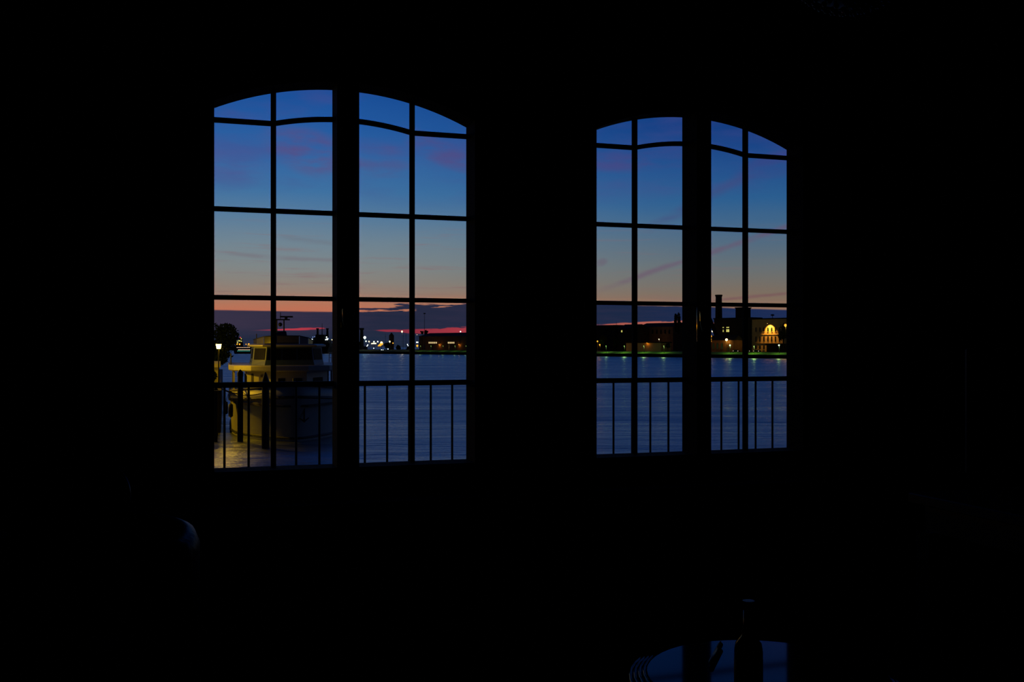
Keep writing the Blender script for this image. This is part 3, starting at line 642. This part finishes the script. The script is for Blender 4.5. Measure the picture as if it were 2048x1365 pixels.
for i, (px, yt, kk, rp, lb) in enumerate(((844, 662, 26, 4, 'small dark tree before the corner of the warehouse roof'), (852, 660, 92, 5, 'dark tree rising behind the warehouse at the foot of the light mast'),
        (797, 689, 20, 7, 'low dark tree beside the pointed far tower'), (816.5, 692.5, 24, 5, 'low dark tree beside the small white lamp'), (824, 688, 30, 5, 'dark tree near the lit board at the warehouse corner'),
        (1226, 653, 60, 5, 'dark tree between the depot and the house with lit windows'), (1268, 650, 62, 4, 'dark tree between the house with lit windows and the brick building'), (1206, 670, 44, 9, 'broad dark tree before the depot'),
        (1234, 676, 45, 9, 'broad low tree before the house with lit windows'), (1336, 686, 34, 6, 'low dark tree at the end of the orange-lit shed'), (1372, 652, 40, 9, 'dark tree beside the tall poplar'),
        (1409, 648, 42, 8, 'dark tree before the sloping gantry'), (1484, 678, 48, 7, 'dark tree before the factory hall'), (716, 683, 30, 7, 'dark tree beside the flat-topped stack'))):
    stree(px, yt, kk, rp, lb, seedv=10 + i)
stree(1354, 622, 48, 8, 'tall narrow poplar between the brick building and the window stile', squash=3.0, group=None, n=2600, seedv=40, name='poplar_tree')
stree(1567, 642, 42, 12, 'big dark tree covering the right end of the arched factory', squash=1.7, group=None, n=900, seedv=41)
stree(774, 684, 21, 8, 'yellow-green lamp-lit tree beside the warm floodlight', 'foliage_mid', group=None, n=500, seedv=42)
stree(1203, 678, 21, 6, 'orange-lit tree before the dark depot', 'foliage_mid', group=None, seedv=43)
lamp(1571, 651, 30, 'orange lamp shining through the big dark tree', None, 'lit_amber', .8, SOD, 900)

# ------------------------------------------------------------------ far ship, ferry and distant lights (left window)
sx = at(645, 692, 900); fs = empty('far_ship', (sx.x, 900, WATER), label='distant ship with a tall mast and white deck lights', cat='ship')
def zs(py): return zat(py, 900) - WATER
MB().loft([[(-9 * q, -18 * (1 if q == 1 else .92), z), (9 * q, -18, z), (9 * q, 30, z), (0, 40 * q, z), (-9 * q, 30, z)] for q, z in ((.8, -.5), (1, zs(693)))]).build('hull', 'far_steel', fs)
for a, y0, y1, d in ((8.5, 693, 687, 10), (7.5, 687, 681, 8), (6, 681, 675, 6), (4, 675, 670, 4)): MB().box(-a, a, -12, -12 + d * 2, zs(y0), zs(y1)).build('deckhouse', 'far_steel', fs)
for s in (-1, 1): MB().lathe([(1.2, zs(675)), (.9, zs(660)), (1.3, zs(659)), (1.3, zs(657))], 10, (s * 4.4, 0, 0)).build('funnel', 'far_steel', fs)
mm_ = MB(); mm_.tube([(0, -2, zs(672)), (0, -2, zs(647))], [.5, .12], 6); mm_.box(-2, 2, -2.1, -1.9, zs(659), zs(658.5)); mm_.build('mast', 'far_steel', fs)
for x, py, m_, r in ((-6.2, 675, 'lit_blue', .5), (-4.7, 674.2, 'lit_blue', .45), (-6.8, 679.5, 'lit_white', .5), (6.0, 675, 'lit_white', .5), (6.6, 679, 'lit_white', .75), (5.2, 680, 'lit_white', .45), (7.6, 677.5, 'lit_blue', .5)): MB().ball((x, -12.6, zs(py)), r, 8, 5).build('deck_light', m_, fs)
for px, py, m_ in ((656.5, 686, 'lit_amber'), (659, 683.5, 'lit_amber'), (664, 680, 'lit_warm'), (664.5, 692, 'lit_amber'), (661.5, 691, 'lit_warm')): lamp(px, py, 12 + 6 * (py - 680), 'small harbour lamp beside the distant ship', 'lamps beside the distant ship', m_, .5, name='harbour_lamp')
f0 = at(487, 692, 880); fy = empty('ferry', (f0.x, 880, WATER), label='low ferry with rows of lit windows crossing the harbour', cat='ferry')
def zf(py): return zat(py, 880) - WATER
MB().loft([[(-8 * q, -2, z), (8 * q, -2, z), (8.6 * q, 0, z), (8 * q, 2, z), (-8 * q, 2, z), (-8.6 * q, 0, z)] for q, z in ((.92, -.2), (1, zf(703.5)))]).build('hull', 'far_steel', fy)
MB().box(-7, 7, -1.8, 1.8, zf(703.5), zf(698)).build('cabin', 'far_steel', fy); MB().box(-6, 6.5, -1.6, 1.6, zf(698), zf(694.6)).build('upper_cabin', 'far_steel', fy)
for i in range(8): MB().box(-5.6 + 1.5 * i, -4.4 + 1.5 * i, -1.75, -1.6, zf(696), zf(695)).build('window', 'lit_peach', fy)
for i in range(8): MB().box(-4.2 + 1.35 * i, -3.1 + 1.35 * i, -1.9, -1.78, zf(700.6), zf(699.4)).build('window', 'lit_peach', fy); MB().box(-5.0 + 1.45 * i, -3.9 + 1.45 * i, -2.1, -1.9, zf(703), zf(702)).build('deck_light', 'lit_teal', fy)
def dlight(px, py, m_, r, label, group, h=None):
    c = at(px, py, 1495); root = empty('distant_lamp', (c.x, 1495, WATER + 6), label=label, cat='lamp', group=group)
    root.location.y = 1505; hh_ = c.z - WATER - 6
    MB().tube([(0, 0, -.3), (0, 0, hh_)], [.3, .2], 5).build('post', 'mast_steel', root); MB().ball((0, 0, hh_), r, 8, 5).build('lamp_head', m_, root)
for px, py, r in ((488.5, 689, .8), (494, 689, 1.4)): dlight(px, py, 'lit_amber', r, 'orange lamp on the distant bank', 'distant orange lamps')
pl = at(481, 678, 1540); dp = empty('distant_plant', (pl.x, 1540, WATER + 6), label='dark plant tower hung with yellow lights on the distant bank', cat='tower')
MB().box(-2.5, 2.5, -2, 2, -.2, zat(676, 1540) - WATER - 6).build('tower', 'far_steel', dp); MB().box(-6.5, 3, -4, 4, -.2, 6).build('base_hall', 'far_steel', dp)
for px, py, m_, r in ((474, 683, 'lit_window', 1.), (477.5, 682, 'lit_window', 1.), (479.5, 682.3, 'lit_window', 1.), (475, 686, 'lit_window', 1.), (482.5, 678, 'lit_window', .9), (482.5, 683, 'lit_window', .9), (479, 689, 'lit_amber', 1.2), (474, 689, 'lit_amber', 1.), (480.5, 675.5, 'lit_red', .8)):
    c = at(px, py, 1535); MB().ball((c.x - pl.x, -4.5, c.z - WATER - 6), r, 8, 5).build('plant_light', m_, dp)

# ------------------------------------------------------------------ quay, lamp and tree on the left
BO = Vector((-18.4, 82.)); BA = R(16)
BM = Matrix.Translation((BO.x, BO.y, WATER)) @ Matrix.Rotation(BA, 4, 'Z')
def bl(o, x=0, y=0, z=0): o.matrix_world = BM @ Matrix.Translation((x, y, z)); return o
QT = 3.75
tag(bl(MB().box(-45, -5.25, .9, 60, -3, QT).build('quay', 'quay_stone')), 'stone quay beside the moored boat', kind='structure')
qy = bpy.data.objects['quay']
for i in range(12): MB().box(-45 + 3.32 * i, -45 + 3.32 * i + 3.24, .65, 1.2, QT - .55, QT + .06).build('coping_stone', 'quay_stone', qy)
hl = 7.0 - QT
jt = empty('jetty', (0, 0, 0), label='narrow wooden jetty carrying the lantern beside the boat', cat='jetty'); bl(jt)
for i in range(36): MB().box(-5.95, -5.2, -8.4 + .248 * i, -8.4 + .248 * i + .225, QT - .08, QT).build('plank', 'pile_wood', jt)
for x in (-5.9, -5.32): MB().box(x, x + .1, -8.4, .6, QT - .25, QT - .08).build('beam', 'pile_wood', jt)
for y in (-8.1, -5.4, -2.7, 0): MB().tube([(-5.58, y, -3), (-5.58, y, QT - .25)], .13, 10).build('pile_leg', 'pile_wood', jt)
def quay_lamp(x, y, watt, label):
    ql = empty('quay_lamp', (0, 0, 0), label=label, cat='lamp'); bl(ql, x, y, QT)
    MB().tube([(0, 0, 0), (0, 0, .4), (0, 0, hl - .28)], [.09, .055, .045], 10).build('post', 'iron', ql)
    MB().loft([[(q * math.cos(R(60 * i)), q * math.sin(R(60 * i)), z) for i in range(6)] for q, z in ((.14, hl - .24), (.21, hl + .12))]).build('lantern_glass', 'lit_sodium', ql)
    MB().loft([[(q * math.cos(R(60 * i)), q * math.sin(R(60 * i)), z) for i in range(6)] for q, z in ((.25, hl + .12), (.25, hl + .15), (.06, hl + .30), (.03, hl + .38))]).build('lantern_cap', 'iron', ql)
    point_light(ql, (.28, .05, hl - .15), (1., .55, .0), watt, .12)
quay_lamp(-5.40, -4.3, 230, 'glowing lantern on a post at the quay edge by the boat')
quay_lamp(-12.0, 1.5, 2500, 'added unseen lantern set back on the quay to light the boat side')  # added out of view, throws light on the boat's left side
kq = empty('quay_hut', (0, 0, 0), label='small yellow-lit hut with a rounded roof on the quay', cat='hut'); bl(kq, -6.85, 3.9, QT)
MB().box(-1.6, 1.35, -1.2, 1.2, 0, 1.45).build('wall', 'boat_white', kq)
MB().loft([[(x, -1.35, 1.45), (x, 1.35, 1.45), (x, 1.1, 1.75), (x, .5, 1.95), (x, -.5, 1.95), (x, -1.1, 1.75)] for x in (-1.8, 1.55)]).build('roof', 'boat_white', kq, False)
MB().box(-.4, .4, -1.26, -1.2, .02, 1.2).build('door', 'dark_wood', kq)
tl = BM @ Vector((-6.3, 17.2, QT))
tree(tuple(tl), 6.2, 2.9, 9000, 'dark leafy tree on the quay behind the glowing lantern', leaf=.17, seedv=77)
bs = BM @ Vector((-5.95, 1.85, QT)); tree(tuple(bs), 1.3, .55, 900, 'small dark bush on the quay beside the hut', leaf=.08, seedv=78, name='bush', trunk=True)

# ------------------------------------------------------------------ the moored boat (x to the right, y aft, z above the water)
bt_ = empty('moored_boat', (0, 0, 0), label='moored passenger boat with wheelhouse and open side decks, bow forward', cat='boat'); bl(bt_)
HB = 4.55
def hb(y, lvl):         # half-breadth of the hull along its length, lvl 0 at the water, 1 at the bulwark
    y0 = -9.6 - 1.0 * lvl; t = max(0., min(1., (y - y0) / 9.5)); a = HB * (.975 + .025 * lvl) * math.sin(t * math.pi / 2) ** (.80 - .12 * lvl)
    return max(.03, a * (1 - .12 * max(0, (y - 9) / 5) ** 2))
ys = [0, .25, .6, 1.2, 2, 3, 4.2, 5.6, 7.2, 9.5, 12, 16, 20, 24.5]
def sheer(y): return 3.35 + .85 * max(0, -(y - 1) / 12) ** 1.5
rings = []
for d in ys:
    L = []
    for lv, zf_ in ((-.15, -.6), (0., 0.), (.35, .4), (.7, .75), (1., 1.)):
        y = -9.6 - 1.0 * max(lv, 0) + d; y = min(y, 13.6)
        L.append((hb(y, max(lv, 0)), y, (sheer(y) * zf_ if lv >= 0 else -.6)))
    rings.append([(-x, y, z) for x, y, z in L] + [(x, y, z) for x, y, z in reversed(L)])
MB().loft(rings).build('hull', 'boat_white', bt_, True)
for sgn in (-1, 1):
    pts = []; pr = []
    for d in ys[:-1]:
        y = -9.6 - 1.0 * .72 + d; pts.append((sgn * (hb(y, .72) + .05), y, sheer(y) * .80))
    MB().tube(pts, .11, 8).build('rubbing_strake', 'boat_black', bt_, True)
    pts = [(sgn * (hb(-10.6 + d, 1.) + .0), -10.6 + d, sheer(-10.6 + d)) for d in ys[:-1]]
    MB().tube(pts, .07, 8).build('gunwale', 'boat_deck', bt_, True)
    lo = [(sgn * (hb(-9.6 + d, 0.) + .03), -9.6 + d, .25) for d in ys[:-1]]
    MB().tube(lo, .10, 6).build('boot_top', 'boat_black', bt_, True)
poly = [(-hb(-10.6 + d, 1) + .05, -10.6 + d) for d in ys[2:]] ; poly = poly + [(-x, y) for x, y in reversed(poly)]
MB().prism(poly, 2.55, 2.7).build('main_deck', 'boat_deck', bt_)
cab = [(-3.2, 11), (-3.2, -.2), (-1.25, -3.8), (1.25, -3.8), (3.2, -.2), (3.2, 11)]
c_ = MB().prism(cab, 2.7, 5.0).build('lower_cabin', 'boat_white', bt_)
def facet_box(p, q, t0, t1, z0, z1, off, m_, name, par):    # a thin plate standing off a vertical facet from p to q (plan points)
    p, q = Vector(p), Vector(q); d = (q - p); nrm = Vector((d.y, -d.x)).normalized(); a, b = p + d * t0, p + d * t1
    return MB().prism([tuple(a + nrm * off), tuple(a - nrm * .01), tuple(b - nrm * .01), tuple(b + nrm * off)], z0, z1).build(name, m_, par)
L0, L1, R0_, R1_ = (-3.2, -.2), (-1.25, -3.8), (1.25, -3.8), (3.2, -.2)
facet_box(L0, L1, .16, .24, 2.8, 4.75, .03, 'boat_black', 'door_post', c_); dr = facet_box(L0, L1, .52, .72, 2.75, 4.7, .05, 'boat_deck', 'door', c_)
facet_box(L0, L1, .58, .66, 3.9, 4.3, .08, 'boat_window', 'porthole', c_)
facet_box(L1, R0_, .12, .34, 3.6, 4.45, .04, 'boat_window', 'window', c_); facet_box(L1, R0_, .62, .86, 3.6, 4.45, .04, 'boat_window', 'window', c_); facet_box(R0_, R1_, .3, .75, 3.6, 4.45, .04, 'boat_window', 'window', c_)
for y in (1.2, 3.6, 6.0, 8.4):
    for s in (-1, 1): MB().box(min(s * 3.19, s * 3.24), max(s * 3.19, s * 3.24), y, y + 1.5, 3.6, 4.5).build('window', 'boat_window', c_)
def dk(g, f): return [(-4.6 - g, 11.5), (-4.6 - g, .2), (-4.2 - g, -2.0), (-3.0, -3.9 - f), (-1.3, -4.9 - f), (1.3, -4.9 - f), (3.0, -3.9 - f), (4.2 + g, -2.0), (4.6 + g, .2), (4.6 + g, 11.5)]
MB().loft([[(x, y, z) for x, y in dk(g, g)] for g, z in ((-.05, 5.0), (.06, 5.08), (.06, 5.38), (.0, 5.46))]).build('upper_deck', 'boat_white', bt_)
for s in (-1, 1):
    for y in (-1.2, 1.0, 4.0, 7.0, 10.0): MB().box(s * 4.25 - .07, s * 4.25 + .07, y - .07, y + .07, 2.7, 5.0).build('deck_post', 'boat_white', bt_)
def wh_(g): return [(-2.75 - g, 5), (-2.7 - g, -.6), (-1.75 - g, -2.6 - g), (1.75 + g, -2.6 - g), (2.7 + g, -.6), (2.75 + g, 5)]
MB().loft([[(x, y, z) for x, y in wh_(g)] for g, z in ((.18, 5.46), (.10, 5.85), (.0, 6.9))]).build('wheelhouse', 'boat_blue', bt_)
whp = [o for o in bt_.children if o.name.startswith('wheelhouse')][0]
def pane(a, b, t0, t1, z0, z1):
    def pt(t, z, o):
        g = .10 * (6.9 - z) / 1.05; P_, Q_ = Vector(wh_(g)[a]), Vector(wh_(g)[b]); d = Q_ - P_; nr = Vector((d.y, -d.x)).normalized(); w_ = P_ + d * t + nr * o; return (w_.x, w_.y, z)
    MB().loft([[pt(t0, z, .035), pt(t1, z, .035), pt(t1, z, -.02), pt(t0, z, -.02)] for z in (z0, z1)]).build('window', 'boat_window', whp)
for t in range(3): pane(2, 3, .02 + t * .327, .32 + t * .327, 5.88, 6.8)
pane(1, 2, .12, .92, 5.88, 6.8); pane(3, 4, .08, .88, 5.88, 6.8); pane(0, 1, .55, .9, 5.95, 6.75); pane(4, 5, .1, .45, 5.95, 6.75)
MB().loft([[(x, y, z) for x, y in wh_(g)] for g, z in ((.05, 6.9), (.34, 6.95), (.34, 7.06), (.1, 7.15))]).build('roof', 'boat_white', bt_)
# flybridge screen with its rail
sc_ = [(-2.6, 4.5), (-2.5, -.4), (-1.95, -1.6), (-1.0, -2.2), (.8, -2.2), (1.55, -1.6), (2.0, -.4), (2.1, 4.5)]
for i in range(len(sc_) - 1):
    p_, q_ = Vector(sc_[i]), Vector(sc_[i + 1]); hh2 = [7.5, 7.55, 7.70, 7.78, 7.76, 7.62, 7.42, 7.35]
    d = (q_ - p_) * .02
    MB().loft([[(p_.x + d.x, p_.y + d.y, 7.12), (p_.x + d.x, p_.y + d.y + .03, 7.12), (p_.x + d.x, p_.y + d.y + .03, hh2[i]), (p_.x + d.x, p_.y + d.y, hh2[i])],
               [(q_.x - d.x, q_.y - d.y, 7.12), (q_.x - d.x, q_.y - d.y + .03, 7.12), (q_.x - d.x, q_.y - d.y + .03, hh2[i + 1]), (q_.x - d.x, q_.y - d.y, hh2[i + 1])]]).build('windscreen_panel', 'windscreen', bt_)
MB().tube([(x, y, z + .03) for (x, y), z in zip(sc_, [7.5, 7.55, 7.70, 7.78, 7.76, 7.62, 7.42, 7.35])], .035, 8).build('screen_rail', 'boat_black', bt_, True)
ms = MB().loft([[(-a, y0, z), (a, y0, z), (a, y0 + 1.2 * b, z), (-a, y0 + 1.2 * b, z)] for a, y0, b, z in ((.62, 0, 1, 7.15), (.45, .1, .7, 8.15), (.40, .15, .6, 8.2))]).build('mast_base', 'boat_blue', bt_); ms.location.x = -.55
mt = MB()
for x in (-.3, .28): mt.tube([(x, .4, 8.1), (x, .4, 9.15)], .06, 6)
mt.box(-.75, .75, .3, .5, 9.1, 9.2); mt.tube([(0, .4, 9.2), (0, .4, 9.75)], .03, 6); mt.tube([(-.6, .4, 9.2), (-.6, .4, 9.45)], .05, 6); mt.build('mast', 'boat_black', ms)
rd = MB(); rd.box(-.05, 1.0, .3, .5, 9.33, 9.45); rd.lathe([(.12, 9.2), (.12, 9.33)], 10, (.45, .4, 0)); rd.build('radar', 'boat_black', ms); MB().ball((-.02, .35, 8.75), .17).build('search_light', 'boat_black', ms)
MB().tube([(-2.4, 2.5, 7.1), (-2.4, 2.5, 8.0)], .04, 6).build('aerial', 'boat_black', bt_)
# upper deck rail at the sides
for s in (-1, 1):
    r_ = MB()
    for y in (1, 3.5, 6, 8.5, 11): r_.tube([(s * 4.45, y, 5.42), (s * 4.45, y, 6.35)], .035, 6)
    for z in (5.9, 6.35): r_.tube([(s * 4.45, 1, z), (s * 4.45, 11.2, z)], .03, 6)
    r_.build('deck_rail', 'boat_black', bt_)
MB().tube([(-.0 + 2.05 + .42 * math.cos(2 * math.pi * i / 20) * .0 - 3.85, -1.4 + .2 * math.cos(2 * math.pi * i / 20), 4.2 + .36 * math.sin(2 * math.pi * i / 20)) for i in range(21)], .08, 8, False).build('life_ring', 'life_red', bt_, True)
MB().tube([(-.05, -8.6, 3.3), (-.05, -8.6, 4.6)], .09, 8).build('bow_post', 'boat_black', bt_)
an = MB(); an.tube([(.62, -9.6, 2.6), (.60, -9.9, 1.6)], .07, 6); an.tube([(.25, -9.9, 1.75), (.60, -10.0, 1.5), (.95, -9.75, 1.75)], [.03, .10, .03], 6); an.build('anchor', 'boat_black', bt_)
w2_ = MB(); w2_.lathe([(.35, 0), (.35, .5), (.15, .6), (.15, .8)], 12, (.0, -6.6, 2.7)); w2_.box(-.7, .7, -6.8, -6.4, 2.7, 3.2); w2_.build('windlass', 'boat_black', bt_)
def fender(y, z0):
    x = -hb(y, .6) - .38; f_ = empty('fender', (0, 0, 0), label='dark hanging fender on the side of the moored boat', cat='fender', group='boat fenders'); bl(f_, x, y, 0)
    MB().lathe([(.03, z0 - .55), (.17, z0 - .45), (.19, z0), (.17, z0 + .45), (.04, z0 + .55)], 12).build('body', 'boat_black', f_, True)
    MB().tube([(0, 0, z0 + .5), (.3, 0, sheer(y) - .02)], .02, 5).build('rope', 'rope', f_)
fender(-3.6, 2.0); fender(1.5, 1.9)
# mooring piles and ropes
def pile(px, Y, ytop, r, label, cone=False):
    c = at(px, 692, Y); o = empty('mooring_pile', (c.x, Y, WATER), label=label, cat='pile'); h = zat(ytop, Y) - WATER
    MB().lathe([(r, -3), (r * 1.02, h * .5), (r * .92, h - .12)], 12).build('shaft', 'pile_wood', o, True)
    MB().lathe([(r * 1.08, h - .4), (r * 1.08, h - .12), (r * .2, h + (.5 if cone else .08)), (.01, h + (.52 if cone else .09))], 12).build('cap', 'boat_black', o)
    return c
pile(480.5, 73, 742, .21, 'flat-capped wooden pile in the water beside the boat bow')
pile(531, 68.2, 760, .26, 'cone-capped wooden pile in the water before the boat bow', True)
for (a, b, sag) in (((-1.6, -8.8, 3.75), (-5.45, -7.6, QT + .25), .5), ((-3.6, -5.6, 3.45), (-5.45, -7.55, QT + .3), .25)):
    pts = [Vector(a).lerp(Vector(b), t / 14) - Vector((0, 0, sag * math.sin(math.pi * t / 14))) for t in range(15)]
    o = MB().tube(pts, .035, 6).build('mooring_rope', 'rope'); bl(o); tag(o, 'slack mooring rope between the boat bow and the quay', 'rope', 'mooring ropes')
bo = empty('bollard', (0, 0, 0), label='squat iron bollard at the quay corner', cat='bollard'); bl(bo, -5.58, -7.6, QT)
MB().lathe([(.2, 0), (.13, .06), (.12, .3)], 14).build('post', 'iron', bo, True); MB().lathe([(.12, .28), (.2, .33), (.2, .4), (.05, .44)], 14).build('head', 'iron', bo, True)
